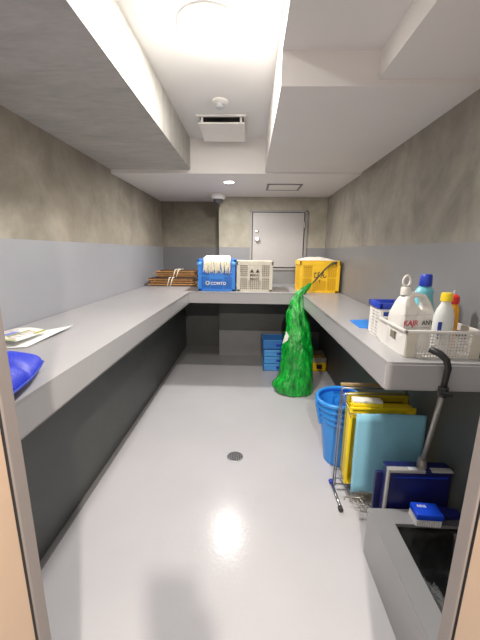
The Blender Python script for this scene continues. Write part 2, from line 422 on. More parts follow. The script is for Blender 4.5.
# ------------------------------------------------------------ crates
def crate_body(w, d, h, th=.012, mode='net', taper=.012):
    """open crate, x width, y depth; lattice walls, solid corners, rims"""
    b = MB()
    W, Dp = w/2, d/2
    b.box((-W+.01, -Dp+.01, 0), (W-.01, Dp-.01, .012))
    for z0, z1, e in ((h-.045, h, .006), (0, .022, 0)):
        b.box((-W-e, -Dp-e, z0), (W+e, -Dp+th, z1), .002); b.box((-W-e, Dp-th, z0), (W+e, Dp+e, z1), .002)
        b.box((-W-e, -Dp-e, z0), (-W+th, Dp+e, z1), .002); b.box((W-th, -Dp-e, z0), (W+e, Dp+e, z1), .002)
    cw = .035
    for sx in (-1, 1):
        for sy in (-1, 1):
            b.prism([(sx*W, sy*Dp), (sx*(W-cw), sy*Dp), (sx*(W-cw), sy*(Dp-th)), (sx*(W-th), sy*(Dp-th)), (sx*(W-th), sy*(Dp-cw)), (sx*W, sy*(Dp-cw))], .001, h-.04)
    # plates at mid front/back
    pw = w*.17
    for sy in (-1, 1):
        b.box((-pw, sy*(Dp-.0005), h*.38), (pw, sy*(Dp-th), h-.04))
        b.box((-W+.01, sy*(Dp-.001), h*.45), (W-.01, sy*(Dp-th*.8), h*.45+.014))
        for sx in (-1, 1): b.box((sx*pw, sy*(Dp+.003), 0), (sx*(pw+.012), sy*(Dp-th), h-.04))
    # lattice: diagonal-looking mesh of thin bars
    st = .021
    n = int((w-2*cw)/st)
    for sy in (-1, 1):
        for i in range(1, n):
            x = -W+cw+i*(w-2*cw)/n
            b.box((x-.0045, sy*(Dp-.002), .02), (x+.0045, sy*(Dp-.007), h-.04))
        k = int((h-.06)/st)
        for i in range(1, k):
            z = .02+i*(h-.06)/k
            b.box((-W+cw, sy*(Dp-.002), z-.0045), (W-cw, sy*(Dp-.007), z+.0045))
    n = int((d-2*cw)/st)
    for sx in (-1, 1):
        for i in range(1, n):
            y = -Dp+cw+i*(d-2*cw)/n
            b.box((sx*(W-.002), y-.0045, .02), (sx*(W-.007), y+.0045, h-.04))
        k = int((h-.06)/st)
        for i in range(1, k):
            z = .02+i*(h-.06)/k
            b.box((sx*(W-.002), -Dp+cw, z-.0045), (sx*(W-.007), Dp-cw, z+.0045))
    return b
RT = (PI/2, 0, 0)
# blue crate
cw_, cd_, ch_ = .41, .36, .35
t = thing('milk_crate', (-.37, 3.675, ZL), 'bright blue plastic crate with a white mop head hanging over its front', 'crate', 'plastic crates on the back counter')
crate_body(cw_, cd_, ch_).build('crate_shell', M['blue_crate'], t)
MB().box((-cw_/2+.014, -cd_/2+.012, .012), (cw_/2-.014, cd_/2-.014, .2)).build('liner', M['bucket_in'], t)
MB().box((-.14, .0, .29), (.15, .15, .365), .02).build('folded_cloth', M['bucket_in'], t, auto=True)
text('lettering', 'COMTO', .046, M['inkw'], t, (.02, -cd_/2-.007, .085), RT)
lg = MB(); lg.lathe([(.022, 0), (.022, .002), (.014, .002), (.014, 0)], (-.1, -cd_/2-.006, .09), 20, Matrix.Rotation(PI/2, 4, 'X')); lg.build('emblem', M['inkw'], t)
for sx in (-1, 1):
    MB().box((sx*.188-.026, -cd_/2-.018, .285), (sx*.188+.026, -cd_/2+.01, .32), .008).build('handle_clip', M['blue_crate2'], t, auto=True)
# grey crate
t = thing('milk_crate', (.052, 3.69, ZL), 'pale grey plastic crate beside the blue one on the back counter', 'crate', 'plastic crates on the back counter')
crate_body(.395, .36, .335).build('crate_shell', M['grey_crate'], t)
MB().box((-.186, -.166, .012), (.186, .164, .29)).build('liner', mat('crate_content', (120, 115, 105), .8), t)
for i, (s_, z_, sz) in enumerate((('▲ ▲', .225, .05), ('MIRAI', .18, .042), ('MAID', .14, .042))):
    text('lettering', s_, sz, M['ink'], t, (0, -.187, z_), RT)
# yellow crate
t = thing('milk_crate', (.762, 3.665, ZL), 'yellow plastic crate in the right corner of the back counter', 'crate', 'plastic crates on the back counter')
crate_body(.43, .37, .345).build('crate_shell', M['yellow_crate'], t)
MB().box((-.192, -.172, .012), (.192, .17, .27)).build('liner', mat('yellow_liner', (225, 165, 15), .6), t)
text('lettering', 'びん', .075, M['ink'], t, (.0, -.192, .19), RT)
text('lettering', 'T', .045, M['ink'], t, (.0, -.192, .125), RT)
# cloth heaped on the yellow crate
def blob(name, cx, cy, z, rx, ry, h, m, seed, nx=22, ny=14, amp=.35, drop=0):
    P = []
    for i in range(nx):
        row = []
        for j in range(ny):
            u = -1+2*i/(nx-1); v = -1+2*j/(ny-1)
            d_ = max(0, 1-(u*u)**1.3)*max(0, 1-(v*v)**1.3)
            nn = mnoise.noise(Vector((u*3+seed, v*3, seed)))
            row.append((cx+u*rx*(1+.08*nn), cy+v*ry*(1+.08*nn), z+h*d_*(1+amp*nn)+.004))
        P.append(row)
    b = MB(); b.grid(P)
    return b.build(name, m, smooth=True, solid=.004, sub=1)
o = blob('white_cloth', .735, 3.64, ZL+.347, .19, .16, .035, M['cloth'], 3.1)
tag(o, 'crumpled white cloth lying on top of the yellow crate', 'cloth')
# mop head
t = thing('cleaning_mop', (-.36, 3.475, ZL+.215), 'white cotton mop head draped over the front of the blue crate', 'mop')
b = MB(); n = 34
for i in range(n):
    x = -.14+.28*i/(n-1)+random.uniform(-.003, .003); yo = random.uniform(-.012, .006)
    L_ = random.uniform(-.03, .015)
    pts = [(x*.8, .08+.02, .152), (x*.9, .03, .160+random.uniform(0, .012)), (x, -.006+yo*.5, .145), (x+random.uniform(-.008, .008), -.014+yo, .09), (x+random.uniform(-.01, .01), -.012+yo, .03), (x+random.uniform(-.012, .012), -.006+yo, L_)]
    b.tube(pts, [.006, .0065, .007, .0068, .0065, .005], 6)
b.build('strands', M['mop'], t, smooth=True)
MB().tube([(-.13, .09, .158), (0, .095, .163), (.13, .09, .158)], .014, 10).build('mop_band', M['string'], t, smooth=True)

# bundles of brown slatted trays
def bundle(x, y, z, rz, w, dep, n, label):
    t = thing('slat_bundle', (x, y, z), label, 'bundle', 'tied slat bundles on the left end of the counter', rz)
    rnd = random.Random(int(w*1000)+n)
    zz = 0
    for k in range(n):
        th = rnd.uniform(.011, .017); dx = rnd.uniform(-.03, .03); ws = w*rnd.uniform(.9, 1)
        b = MB(); m_ = 7
        for i in range(m_):
            yy = -dep/2+dep*(i+.5)/m_
            b.box((-ws/2+dx+rnd.uniform(-.012, .012), yy-dep/m_*.42, zz+rnd.uniform(0, .004)), (ws/2+dx+rnd.uniform(-.03, .02), yy+dep/m_*.42, zz+th-rnd.uniform(.002, .005)), .003)
        for sx in (-.4, .4): b.box((sx*ws-.012+dx, -dep/2, zz+.004), (sx*ws+.012+dx, dep/2, zz+th-.0005))
        b.build('slat_mat', M['bamboo'] if k % 2 else M['bamboo_d'], t)
        zz += th
    h = zz
    for xo in (-.02, .02):
        MB().tube([(xo-.03, -dep/2-.008, -.0+.006), (xo, -dep/2-.008, h+.004), (xo+.03, dep/2+.008, h+.006), (xo+.03, dep/2+.008, .006)], .006, 6).build('string', M['string'], t, smooth=True)
    return h
h1 = bundle(-.985, 4.03, ZL, .03, .60, .27, 7, 'lower bundle of brown wooden slat mats tied with white string')
bundle(-.93, 4.07, ZL+h1+.001, .10, .52, .24, 7, 'upper bundle of brown slat mats resting askew on another bundle')

# ------------------------------------------------------------ green bag
rows = [(.40, .69, 0, 3.2), (.30, .70, .015, 3.21), (.268, .706, .06, 3.222), (.272, .705, .11, 3.231), (.325, .703, .165, 3.24), (.346, .703, .243, 3.246), (.362, .69, .428, 3.262), (.378, .667, .593, 3.277),
        (.401, .645, .722, 3.293), (.402, .612, .862, 3.308), (.437, .592, .989, 3.324), (.485, .585, 1.063, 3.335), (.544, .632, 1.126, 3.345), (.60, .655, 1.16, 3.36), (.638, .664, 1.18, 3.372)]
def lerp_rows(t):
    z = t
    for a, b in zip(rows, rows[1:]):
        if a[2] <= z <= b[2]:
            k = (z-a[2])/(b[2]-a[2]); k = k*k*(3-2*k)*.4+k*.6
            return [a[i]+(b[i]-a[i])*k for i in range(4)]
    return rows[-1]
bm_ = MB(); rings = []; NZ = 80; NA = 48
for i in range(NZ+1):
    z = 1.18*i/NZ
    x0, x1, _, yc = lerp_rows(z); cx = (x0+x1)/2; rx = (x1-x0)/2
    ry = min(rx*.75, .135)
    ring = []
    for j in range(NA):
        a = 2*PI*j/NA
        f = 1+.10*mnoise.noise(Vector((math.cos(a)*2.2, math.sin(a)*2.2, z*5)))+.07*mnoise.noise(Vector((math.cos(a)*6, math.sin(a)*6, z*4+5)))
        f += .05*math.sin(a*7+z*9+2*mnoise.noise(Vector((a, z*3, 1))))*min(1, z*2)
        zz = z+.02*mnoise.noise(Vector((math.cos(a)*3, math.sin(a)*3, z*6+9)))*(1 if .05 < z < 1.1 else 0)
        ring.append(bm_.bm.verts.new((cx+rx*f*math.cos(a), yc+ry*f*math.sin(a), max(0.001, zz))))
    rings.append(ring)
for A, B in zip(rings, rings[1:]):
    for j in range(NA): bm_.bm.faces.new((A[j], A[(j+1) % NA], B[(j+1) % NA], B[j]))
bm_.bm.faces.new(rings[0][::-1]); bm_.bm.faces.new(rings[-1])
t = thing('net_bag', (.5, 3.2, 0), 'tall crumpled green net sack standing on the floor and tied up to the yellow crate', 'bag')
o = bm_.build('sack', M['net'], t, smooth=True); o.matrix_parent_inverse = Matrix.Translation((-.5, -3.2, 0))
b = MB(); b.tube([(.650, 3.372, 1.165), (.70, 3.40, 1.20), (.80, 3.44, 1.31), (.90, 3.452, 1.395), (.93, 3.47, 1.40)], .005, 6)
b.tube([(.652, 3.37, 1.165), (.72, 3.405, 1.235), (.81, 3.44, 1.335), (.89, 3.455, 1.40)], .004, 6)
o = b.build('drawstring', M['cord'], t, smooth=True); o.matrix_parent_inverse = Matrix.Translation((-.5, -3.2, 0))
b = MB(); b.tube([(.88, 3.452, 1.375), (.90, 3.45, 1.392), (.93, 3.45, 1.395), (.915, 3.45, 1.372)], .013, 8)
o = b.build('knot', M['cord'], t, smooth=True); o.matrix_parent_inverse = Matrix.Translation((-.5, -3.2, 0))
P = [[(.372+.035*i/4, 3.205-.02*math.sin(j*.6), .56+.13*j/5+.02*i/4) for i in range(5)] for j in range(6)]
b = MB(); b.bm.free(); b.bm = bmesh.new()
vs = [(.355, 3.19, .555), (.405, 3.165, .60), (.415, 3.165, .645), (.392, 3.19, .69)]
V = [b.bm.verts.new(v) for v in vs]; b.bm.faces.new(V)
o = b.build('white_tag', M['white'], t, solid=.003); o.matrix_parent_inverse = Matrix.Translation((-.5, -3.2, 0))

# ------------------------------------------------------------ crates under the back counter
def lowcrate(x, y, z, w, d_, h, m, label, mark=None):
    t = thing('storage_crate', (x, y, z), label, 'crate', 'flat blue crates stacked under the counter')
    b = MB(); W, D = w/2, d_/2; th = .01
    b.box((-W, -D, 0), (W, D, .008))
    b.box((-W, -D, 0), (W, -D+th, h-.03), .002); b.box((-W, D-th, 0), (W, D, h-.03)); b.box((-W, -D, 0), (-W+th, D, h-.03)); b.box((W-th, -D, 0), (W, D, h-.03))
    b.build('crate_shell', m, t)
    b = MB()
    b.box((-W-.006, -D-.006, h-.032), (W+.006, -D+th, h-.004), .003); b.box((-W-.006, D-th, h-.032), (W+.006, D+.006, h-.004), .003)
    b.box((-W-.006, -D-.006, h-.032), (-W+th, D+.006, h-.004), .003); b.box((W-th, -D-.006, h-.032), (W+.006, D+.006, h-.004), .003)
    b.build('rim', M['blue_crate2'] if m is not M['blue_crate3'] else M['blue_crate3'], t, auto=True)
    MB().box((-.06, -D-.004, h*.3), (.06, -D+.002, h*.62), .003).build('handle_slot', M['capblue'], t, auto=True)
    return t
for k in range(3):
    lowcrate(.415, 3.82+.16, .094*k, .45, .31, .096, M['blue_crate2'], ['pale blue flat crate on the floor at the bottom of the stack', 'pale blue flat crate, second up in the stack under the counter', 'pale blue flat crate, third up, right under the darker blue crate'][k])
t = lowcrate(.405, 3.83+.16, .283, .46, .30, .128, M['blue_crate3'], 'darker blue crate on top of the stack under the back counter')
t = thing('storage_crate', (.845, 4.0, 0), 'yellow crate with a grey rim on the floor right of the green sack', 'crate')
b = MB(); b.box((-.155, -.15, .0), (.155, .15, .008)); b.box((-.155, -.15, 0), (.155, -.14, .115), .002); b.box((-.155, .14, 0), (.155, .15, .115)); b.box((-.155, -.15, 0), (-.145, .15, .115)); b.box((.145, -.15, 0), (.155, .15, .115))
b.build('crate_shell', M['yellow_crate'], t)
b = MB(); b.box((-.16, -.155, .115), (.16, -.14, .185), .003); b.box((-.16, .14, .115), (.16, .155, .185), .003); b.box((-.16, -.155, .115), (-.145, .155, .185), .003); b.box((.145, -.155, .115), (.16, .155, .185), .003)
b.build('rim', mat('worn_grey_rim', (160, 155, 135), .5), t)
MB().box((.03, -.156, .03), (.1, -.149, .09), .002).build('handle_slot', M['ink'], t)

# ------------------------------------------------------------ left counter: leaflets and blue bag
def sheet(pts4, nu, nv, zf):
    (a, b_, c, d_) = [Vector(p) for p in pts4]
    P = []
    for i in range(nu):
        u = i/(nu-1)
        P.append([tuple((a*(1-u)+b_*u)*(1-j/(nv-1))+(d_*(1-u)+c*u)*(j/(nv-1))+Vector((0, 0, zf(u, j/(nv-1))))) for j in range(nv)])
    return P
t = thing('leaflet', (-1.06, 1.5, ZL), 'printed white leaflet with olive and lilac rows lying curled on the left counter', 'leaflet', 'paper on the left counter')
q = [(-.30, -.16, .006), (.015, -.17, .03), (.03, .03, .02), (-.21, .10, .006)]
zf = lambda u, v: .012*math.sin(u*PI)+.01*v
b = MB(); b.grid(sheet(q, 12, 8, zf)); b.build('page', M['paper'], t, smooth=True, solid=.0006)
def printed(u0, u1, v0, v1, m, nm='print_row'):
    b = MB(); P = []
    a, bb, c, dd = [Vector(p) for p in q]
    for i in range(5):
        u = u0+(u1-u0)*i/4; row = []
        for j in range(3):
            v = v0+(v1-v0)*j/2
            row.append(tuple((a*(1-u)+bb*u)*(1-v)+(dd*(1-u)+c*u)*v+Vector((0, 0, zf(u, v)+.0016))))
        P.append(row)
    b.grid(P); b.build(nm, m, t, smooth=True)
printed(.90, .97, .62, .98, M['pgreen']); printed(.06, .95, .02, .09, M['pgreen']); printed(.50, .66, .30, .62, M['pblue']); printed(.68, .73, .22, .8, M['pgreen'])
for k in range(6): printed(.2, .46, .16+.12*k, .19+.12*k, M['label_grey'] if k % 2 else M['pred'])
for k in range(5): printed(.75, .88, .16+.14*k, .19+.14*k, M['label_grey'] if k % 2 else M['pred'])
t2 = thing('leaflet', (-1.03, 1.55, ZL), 'blank white sheet curling up from the left counter to a long pointed corner', 'leaflet', 'paper on the left counter')
q2 = [(-.26, -.30, .002), (.025, -.22, .004), (.04, .14, .010), (-.12, .02, .006)]
b = MB(); b.grid(sheet(q2, 12, 8, lambda u, v: .012*u*v)); b.build('page', M['paper'], t2, smooth=True, solid=.0006)

t = thing('mesh_bag', (-.90, .865, ZL), 'bright blue mesh laundry bag slumped on the near end of the left counter', 'bag')
ol = [(-.775, 1.125), (-.735, 1.03), (-.705, .93), (-.69, .80), (-.73, .68), (-.85, .62), (-1.05, .63), (-1.19, .75), (-1.21, .95), (-1.15, 1.10), (-1.02, 1.17), (-.88, 1.16)]
ol = [(x+.92, y-.92) for x, y in ol]
def plan(k, n):                                   # closed smooth outline with a sharp corner at index 0
    u = k/n*len(ol); i = int(u) % len(ol); f = u-int(u)
    p0, p1, p2, p3 = [Vector(ol[(i+q_) % len(ol)]) for q_ in (-1, 0, 1, 2)]
    if i == 0: p0 = p1
    if i == len(ol)-1: p3 = p2
    return .5*((2*p1)+(p2-p0)*f+(2*p0-5*p1+4*p2-p3)*f*f+(3*p1-p0-3*p2+p3)*f**3)
NU, NV = 72, 22
b = MB(); rgs = []
for i in range(NV+1):
    ph = PI*i/NV; ring = []
    for j in range(NU):
        p = plan(j, NU)*(math.sin(ph)**.55 if 0 < i < NV else .001)
        hz = .034 if ph < PI/2 else .062
        zz = .034-hz*math.cos(ph)
        cr = math.exp(-((p.y*1.0-p.x*.25-.03)/.022)**2)
        zz += (.022*mnoise.noise(Vector((p.x*9, p.y*9, 4)))*math.sin(ph)*(1 if ph > PI/2 else 0)) - (.026*cr if ph > PI/2 else 0)
        ring.append(b.bm.verts.new((p.x, p.y, max(.001, zz))))
    rgs.append(ring)
for A, B in zip(rgs, rgs[1:]):
    for j in range(NU): b.bm.faces.new((A[j], A[(j+1) % NU], B[(j+1) % NU], B[j]))
b.bm.faces.new(rgs[0][::-1]); b.bm.faces.new(rgs[-1])
b.build('bag_body', M['bluebag'], t, smooth=True, sub=1)
b = MB(); pts = [(plan(j, 60).x*1.005, plan(j, 60).y*1.005, .034) for j in range(60)]
b.tube(pts, .004, 6, closed=True); b.build('seam', M['capblue'], t, smooth=True)

# ------------------------------------------------------------ right counter
MB_ = MB(); MB_.prism([(.66, 2.03), (.80, 2.06), (.80, 1.80), (.655, 1.835)], ZL, ZL+.008, .002)
t = MB_.build('cleaning_cloth', M['blue_crate'], auto=True); tag(t, 'thin flat blue cleaning cloth on the right counter behind the baskets', 'cloth')

def basket(name, loc, w, d_, h, label, m, front='perf', rimm=None, slots=False):
    t = thing(name, loc, label, 'basket')
    b = MB(); th = .004; W, D = w/2, d_/2
    b.box((-W, -D, 0), (W, D, .004))
    # corner posts + rim
    for sx in (-1, 1):
        for sy in (-1, 1):
            b.prism([(sx*W, sy*D), (sx*(W-.03), sy*D), (sx*(W-.03), sy*(D-th)), (sx*(W-th), sy*(D-th)), (sx*(W-th), sy*(D-.03)), (sx*W, sy*(D-.03))], .001, h)
    st = .0125
    if not slots:
        n = int(w/st)
        for sy in (-1, 1):
            for i in range(1, n): x = -W+i*w/n; b.box((x-.0028, sy*(D-.0006), .002), (x+.0028, sy*(D-th*.7), h))
            k = int(h/st)
            for i in range(0, k+1): z = i*h/k; b.box((-W+.028, sy*(D-.0009), max(0.003, z-.0028)), (W-.028, sy*(D-th*.8), z+.0028))
        for sx in (-1, 1):
            w0, w1 = sx*(W-.0004), sx*(W-th+.0004); e_ = .029
            b.box((w0, -D+e_, .003), (w1, D-e_, h*.45)); b.box((w0, -D+e_, h*.82), (w1, D-e_, h-.0005))
            b.box((w0, -D+e_, h*.45), (w1, -D+d_*.32, h*.82)); b.box((w0, D-d_*.32, h*.45), (w1, D-e_, h*.82))
    else:
        k = 9
        for i in range(k+1):
            z = i*h/k
            for sy in (-1, 1): b.box((-W+.02, sy*(D-.0006), max(0.002, z-.0055)), (W-.02, sy*(D-th*.7), z+.0055))
            for sx in (-1, 1): b.box((sx*(W-.0006), -D+.02, max(0.002, z-.0055)), (sx*(W-th*.7), D-.02, z+.0055))
        for sy in (-1, 1):
            for fx in (-.33, 0, .33): b.box((fx*w-.004, sy*(D-.0002), 0.002), (fx*w+.004, sy*(D-th), h-.001))
        for sx in (-1, 1):
            b.box((sx*(W-.0002), -.004, 0.002), (sx*(W-th), .004, h-.001))
    b.build('basket_shell', m, t)
    b = MB(); e = .008; rh = .012 if not rimm else .03
    b.box((-W-e, -D-e, h), (W+e, -D+th, h+rh), .002); b.box((-W-e, D-th, h), (W+e, D+e, h+rh), .002)
    b.box((-W-e, -D-e, h), (-W+th, D+e, h+rh), .002); b.box((W-th, -D-e, h), (W+e, D+e, h+rh), .002)
    b.build('rim', rimm or m, t, auto=True)
    return t
bt = basket('plastic_basket', (.825, 1.45, ZL), .315, .28, .108, 'white perforated plastic basket full of cleaning bottles at the counter end', M['white'])
MB().box((-.1585, -.035, .055), (-.1565, .035, .088)).build('handle_slot', mat('slot_shade', (120, 112, 98), .7), bt)
for sx in (-1, 1):
    b = MB(); b.box((sx*.155, -.147, .0), (sx*.115, -.141, .112), .001); b.build('end_panel', M['grey_crate'], bt)
t = basket('plastic_basket', (.79, 1.69, ZL), .22, .15, .155, 'small white slotted basket with a blue rim behind the bottle basket', M['white'], rimm=M['capblue'], slots=True)
MB().box((-.1, -.066, .005), (.1, .066, .14)).build('cloth_contents', mat('folded_white_towel', (205, 212, 216), .9, bump=.3), t)
MB().box((-.098, -.076, .105), (-.05, -.0755, .14)).build('sticker', M['labelblue'], t)

# white jug with handle hole
t = thing('bleach_jug', (.752, 1.458, ZL+.006), 'big white handled jug with pink lettering in the bottle basket', 'jug')
def jug():
    # outline in local XZ (x along handle direction), extruded in Y; quads around the handle hole
    out = [(-.085, 0), (.085, 0), (.09, .03), (.09, .12), (.088, .18), (.075, .225), (.055, .25), (.02, .262), (-.03, .262), (-.06, .245), (-.075, .215), (-.088, .16), (-.09, .08), (-.09, .03)]
    hole = [(.03, .175), (.055, .175), (.068, .185), (.068, .20), (.06, .215), (.045, .232), (.02, .24), (.0, .24), (-.008, .235), (-.008, .225), (0, .21), (.012, .2), (.02, .19), (.025, .18)]
    n = len(out)
    # align hole loop to outline by angle about the hole centre
    c = Vector((.03, .205))
    def at(loop, k=56):
        L = [Vector(p) for p in loop]; segs = []
        res = []
        for i in range(k):
            a = 2*PI*i/k; dr = Vector((math.cos(a), math.sin(a))); best = None
            for p, q_ in zip(L, L[1:]+L[:1]):
                e_ = q_-p; den = dr.x*e_.y-dr.y*e_.x
                if abs(den) < 1e-9: continue
                w = p-c; tt = (w.x*e_.y-w.y*e_.x)/den; uu = (w.x*dr.y-w.y*dr.x)/den
                if tt > 0 and -1e-6 <= uu <= 1+1e-6 and (best is None or tt < best): best = tt
            res.append(c+dr*(best or .01))
        return res
    O = at(out); Hh = at(hole); k = len(O)
    b = MB(); layers = []
    for f, y in ((0, -.058), (.12, -.068), (.5, -.07), (.88, -.068), (1, -.058)):
        pass
    def ring(loop, shrink, y, cc):
        return [b.bm.verts.new((p.x+(cc.x-p.x)*shrink, y, p.y+(cc.y-p.y)*shrink)) for p in loop]
    mid = [(o_+h_)/2 for o_, h_ in zip(O, Hh)]
    prof = []
    C0 = Vector((0, .13))
    seq = [ring(O, .0, -.04, C0), ring(O, .03, -.056, C0), ring(O, .10, -.065, C0), ring(mid, 0, -.064 , c), ring(Hh, -.12, -.05, c), ring(Hh, 0, -.03, c),
           ring(Hh, 0, .03, c), ring(Hh, -.12, .05, c), ring(mid, 0, .064, c), ring(O, .10, .065, C0), ring(O, .03, .056, C0), ring(O, 0, .04, C0)]
    for A, B in zip(seq, seq[1:]+seq[:1]):
        for i in range(k): b.bm.faces.new((A[i], A[(i+1) % k], B[(i+1) % k], B[i]))
    # the handle side is thinner: squeeze y near the top
    for v in b.bm.verts:
        z = v.co.z
        if z > .15: v.co.y *= 1-.55*min(1, (z-.15)/.1)
    return b
jug().build('jug_body', M['white'], t, auto=True)
t.rotation_euler.z = .2; t.scale = (.93, .9, .98)
MB().lathe([(.024, .255), (.024, .285), (.02, .292), (.001, .293)], (-.045, 0, -.004), 24, caps=False).build('screw_cap', M['white'], t, auto=True)
b = MB(); pts = [(-.045+.02*math.cos(a), 0, .315+.024*math.sin(a)) for a in [2*PI*i/18 for i in range(18)]]
b.tube(pts, .006, 8, closed=True); b.build('pull_ring', M['white'], t, smooth=True)
b = MB()
for z in (.105, .165): b.box((-.0905, -.0605, z), (.06, -.0645, z+.0015))
b.build('embossed_line', M['label_grey'], t)
text('lettering', 'KAJR', .036, M['labelred'], t, (-.045, -.0658, .128), RT)
text('lettering', 'ANY', .03, M['ink'], t, (.045, -.0658, .128), RT)

def bottle(name, loc, prof, m, label, parts, sx=1, sy=1, rz=0, tilt=0):
    t = thing(name, loc, label, 'bottle', 'cleaning bottles in the white basket', rz); t.rotation_euler.y = tilt
    MB().lathe(prof, n=32, sx=sx, sy=sy).build('bottle_body', m, t, auto=True)
    for nm, pr, mm in parts: MB().lathe(pr, n=24).build(nm, mm, t, auto=True)
    return t
z0 = ZL+.006
t = bottle('detergent_bottle', (.848, 1.547, z0), [(.04, 0), (.045, .006), (.045, .18), (.04, .215), (.036, .235), (.04, .25), (.032, .268), (.02, .28)], M['cbottle'],
           'light blue bottle with a dark blue screw cap behind the white jug', [('cap', [(.027, .278), (.029, .283), (.026, .33), (.022, .335), (.001, .336)], M['capblue'])], 1.1, .75, 0, .0)
t = bottle('detergent_bottle', (.838, 1.352, z0), [(.036, 0), (.042, .006), (.042, .14), (.041, .17), (.033, .2), (.021, .222), (.018, .235)], M['wbottle'],
           'white bottle with a yellow cap in front of the light blue one', [('cap', [(.018, .234), (.0235, .236), (.0225, .262), (.02, .27), (.001, .271)], M['capyel'])], 1.05, .75, .15)
MB().box((-.046, -.026, .07), (-.028, -.0305, .15), .002).build('label_patch', M['labelblue'], t)
t = bottle('detergent_bottle', (.918, 1.43, z0), [(.026, 0), (.031, .006), (.031, .15), (.03, .18), (.026, .2), (.02, .215)], M['orange'],
           'small orange bottle with a red cap nearest the right wall', [('cap', [(.0215, .212), (.024, .216), (.0225, .245), (.014, .254), (.001, .255)], M['capred']), ('nozzle', [(.006, .254), (.006, .268), (.004, .272), (.001, .272)], M['label_grey'])], 1, .85)
MB().box((-.022, -.0275, .11), (-.004, -.0305, .15), .001).build('label_patch', M['labelred'], t)
t.children[0]

# ------------------------------------------------------------ sink curb (mop basin), lower right
b = MB()
cx0, cx1, cy0, cy1, chh, tk = .605, WR, YF, 1.345, .265, .088
v = [(cx0, cy0), (cx0, cy1), (cx1, cy1), (cx1, cy0)]
b.prism([(cx0, cy0), (cx0+tk, cy0), (cx0+tk, cy1-tk), (cx1-.02, cy1-tk), (cx1-.02, cy0), (cx1, cy0), (cx1, cy1), (cx0, cy1)], 0, chh, .004)
b.box((cx0+tk-.01, cy0+.002, .002), (cx1-.012, cy1-tk+.01, .03))
o = b.build('mop_basin', M['curb'], auto=True); tag(o, 'low grey painted mop basin with thick walls in the near right corner', 'basin')
P = []; nx, ny = 22, 40
x0, x1, y0, y1 = cx0+tk+.004, cx1-.024, cy0+.004, cy1-tk-.004
for i in range(nx):
    row = []
    for j in range(ny):
        u, v_ = i/(nx-1), j/(ny-1); x = x0+(x1-x0)*u; y = y0+(y1-y0)*v_
        e = min(u, 1-u, v_, 1-v_)*8
        z = .10+(.145*max(0, 1-e)**1.5)+.02*mnoise.noise(Vector((x*9, y*9, 0)))
        if e < .01: z = .245
        row.append((x, y, z))
    P.append(row)
b = MB(); b.grid(P); o = b.build('bin_liner', M['blackbag'], smooth=True, solid=.002); tag(o, 'black plastic liner spread inside the mop basin', 'liner')
b = MB(); P = []
for i in range(26):
    row = []
    for j in range(26):
        u, v_ = i/25, j/25; nn = mnoise.noise(Vector((u*6, v_*6, 2)))+.6*mnoise.noise(Vector((u*14, v_*14, 7)))
        r_ = max(0, 1-((u-.5)**2+(v_-.5)**2)*3.6)
        row.append((.71+.10*u+.01*nn, .80+.30*v_+.012*nn, .125+.05*r_+.03*nn))
    P.append(row)
b.grid(P); o = b.build('plastic_bag', M['clear'], smooth=True, solid=.0008); tag(o, 'crumpled clear plastic bag glinting inside the mop basin', 'bag')

# scrub brush on the basin wall
t = thing('scrub_brush', (.875, 1.275, chh), 'bright blue scrubbing brush with white bristles lying on the basin wall', 'brush', rz=-.05)
MB().box((-.085, -.035, .03), (.035, .045, .062), .006).build('brush_block', M['brush_blue'], t, auto=True)
MB().prism([(.034, -.03), (.05, -.022), (.125, -.02), (.125, .022), (.05, .03), (.034, .04)], .034, .056, .004).build('handle', M['navy'], t, auto=True)
b = MB()
for i in range(11):
    for j in range(7):
        x = -.08+i*.0105; y = -.031+j*.0115
        b.tube([(x, y, .032), (x-.003, y-.002, .001)], [.0045, .0055], 5)
b.build('bristles', M['bristle'], t)
b = MB()
for i in range(9):
    for j in range(3):
        x = .04+i*.0095; y = -.016+j*.014
        b.tube([(x, y, .036), (x, y-.003, .001)], [.004, .005], 5)
b.build('bristles', M['bristle_d'], t)
text('lettering', 'RINS', .02, M['inkw'], t, (-.043, .018, .0625), (0, 0, 0))

# ------------------------------------------------------------ dustpan with long handle
t = thing('upright_dustpan', (.848, 1.395, 0), 'navy blue upright dustpan with a long grey pole behind the mop basin', 'dustpan')
b = MB()
W = .152
b.box((-W+.002, -.026, .0), (W-.002, .03, .012), .003)                       # bottom
b.box((-W, -.03, .0), (-W+.008, .035, .46), .003); b.box((W-.008, -.03, .0), (W, .035, .46), .003)
b.box((-W+.001, .027, .001), (W-.001, .0345, .459), .003); b.box((-W+.001, -.0295, .11), (W-.001, -.022, .459), .003)
b.box((-W-.03, .037, .10), (-W+.10, .06, .40), .008)
b.build('pan_body', M['navy'], t, auto=True)
b = MB(); b.box((-W-.003, -.035, .452), (W+.003, .038, .468), .005); b.build('top_cover', M['navy'], t, auto=True)
b = MB(); b.box((-W-.006, -.041, .456), (.02, -.012, .474), .004); b.box((.05, -.041, .462), (W, -.012, .472), .003); b.box((-W-.008, -.041, .16), (-W+.004, -.02, .47), .004)
b.build('grey_edge', mat('edge_grey', (168, 166, 164), .35), t, auto=True)
MB().box((-W+.03, -.0345, .425), (W-.02, -.0300, .432)).build('front_highlight', M['capblue'], t)  # lighter blue strip painting a highlight across the pan front
MB().box((-.06, -.038, .4745), (-.02, -.016, .4755)).build('sticker', M['inkw'], t)
MB().lathe([(.024, .466), (.021, .495), (.014, .52), (.012, .52)], (.018, 0, 0), 20).build('pole_socket', M['pole'], t, auto=True)
MB().tube([(.018, 0, .49), (.0, -.053, .64), (-.022, -.112, .80), (-.042, -.162, .935)], .0105, 12).build('pole', M['pole'], t, smooth=True)
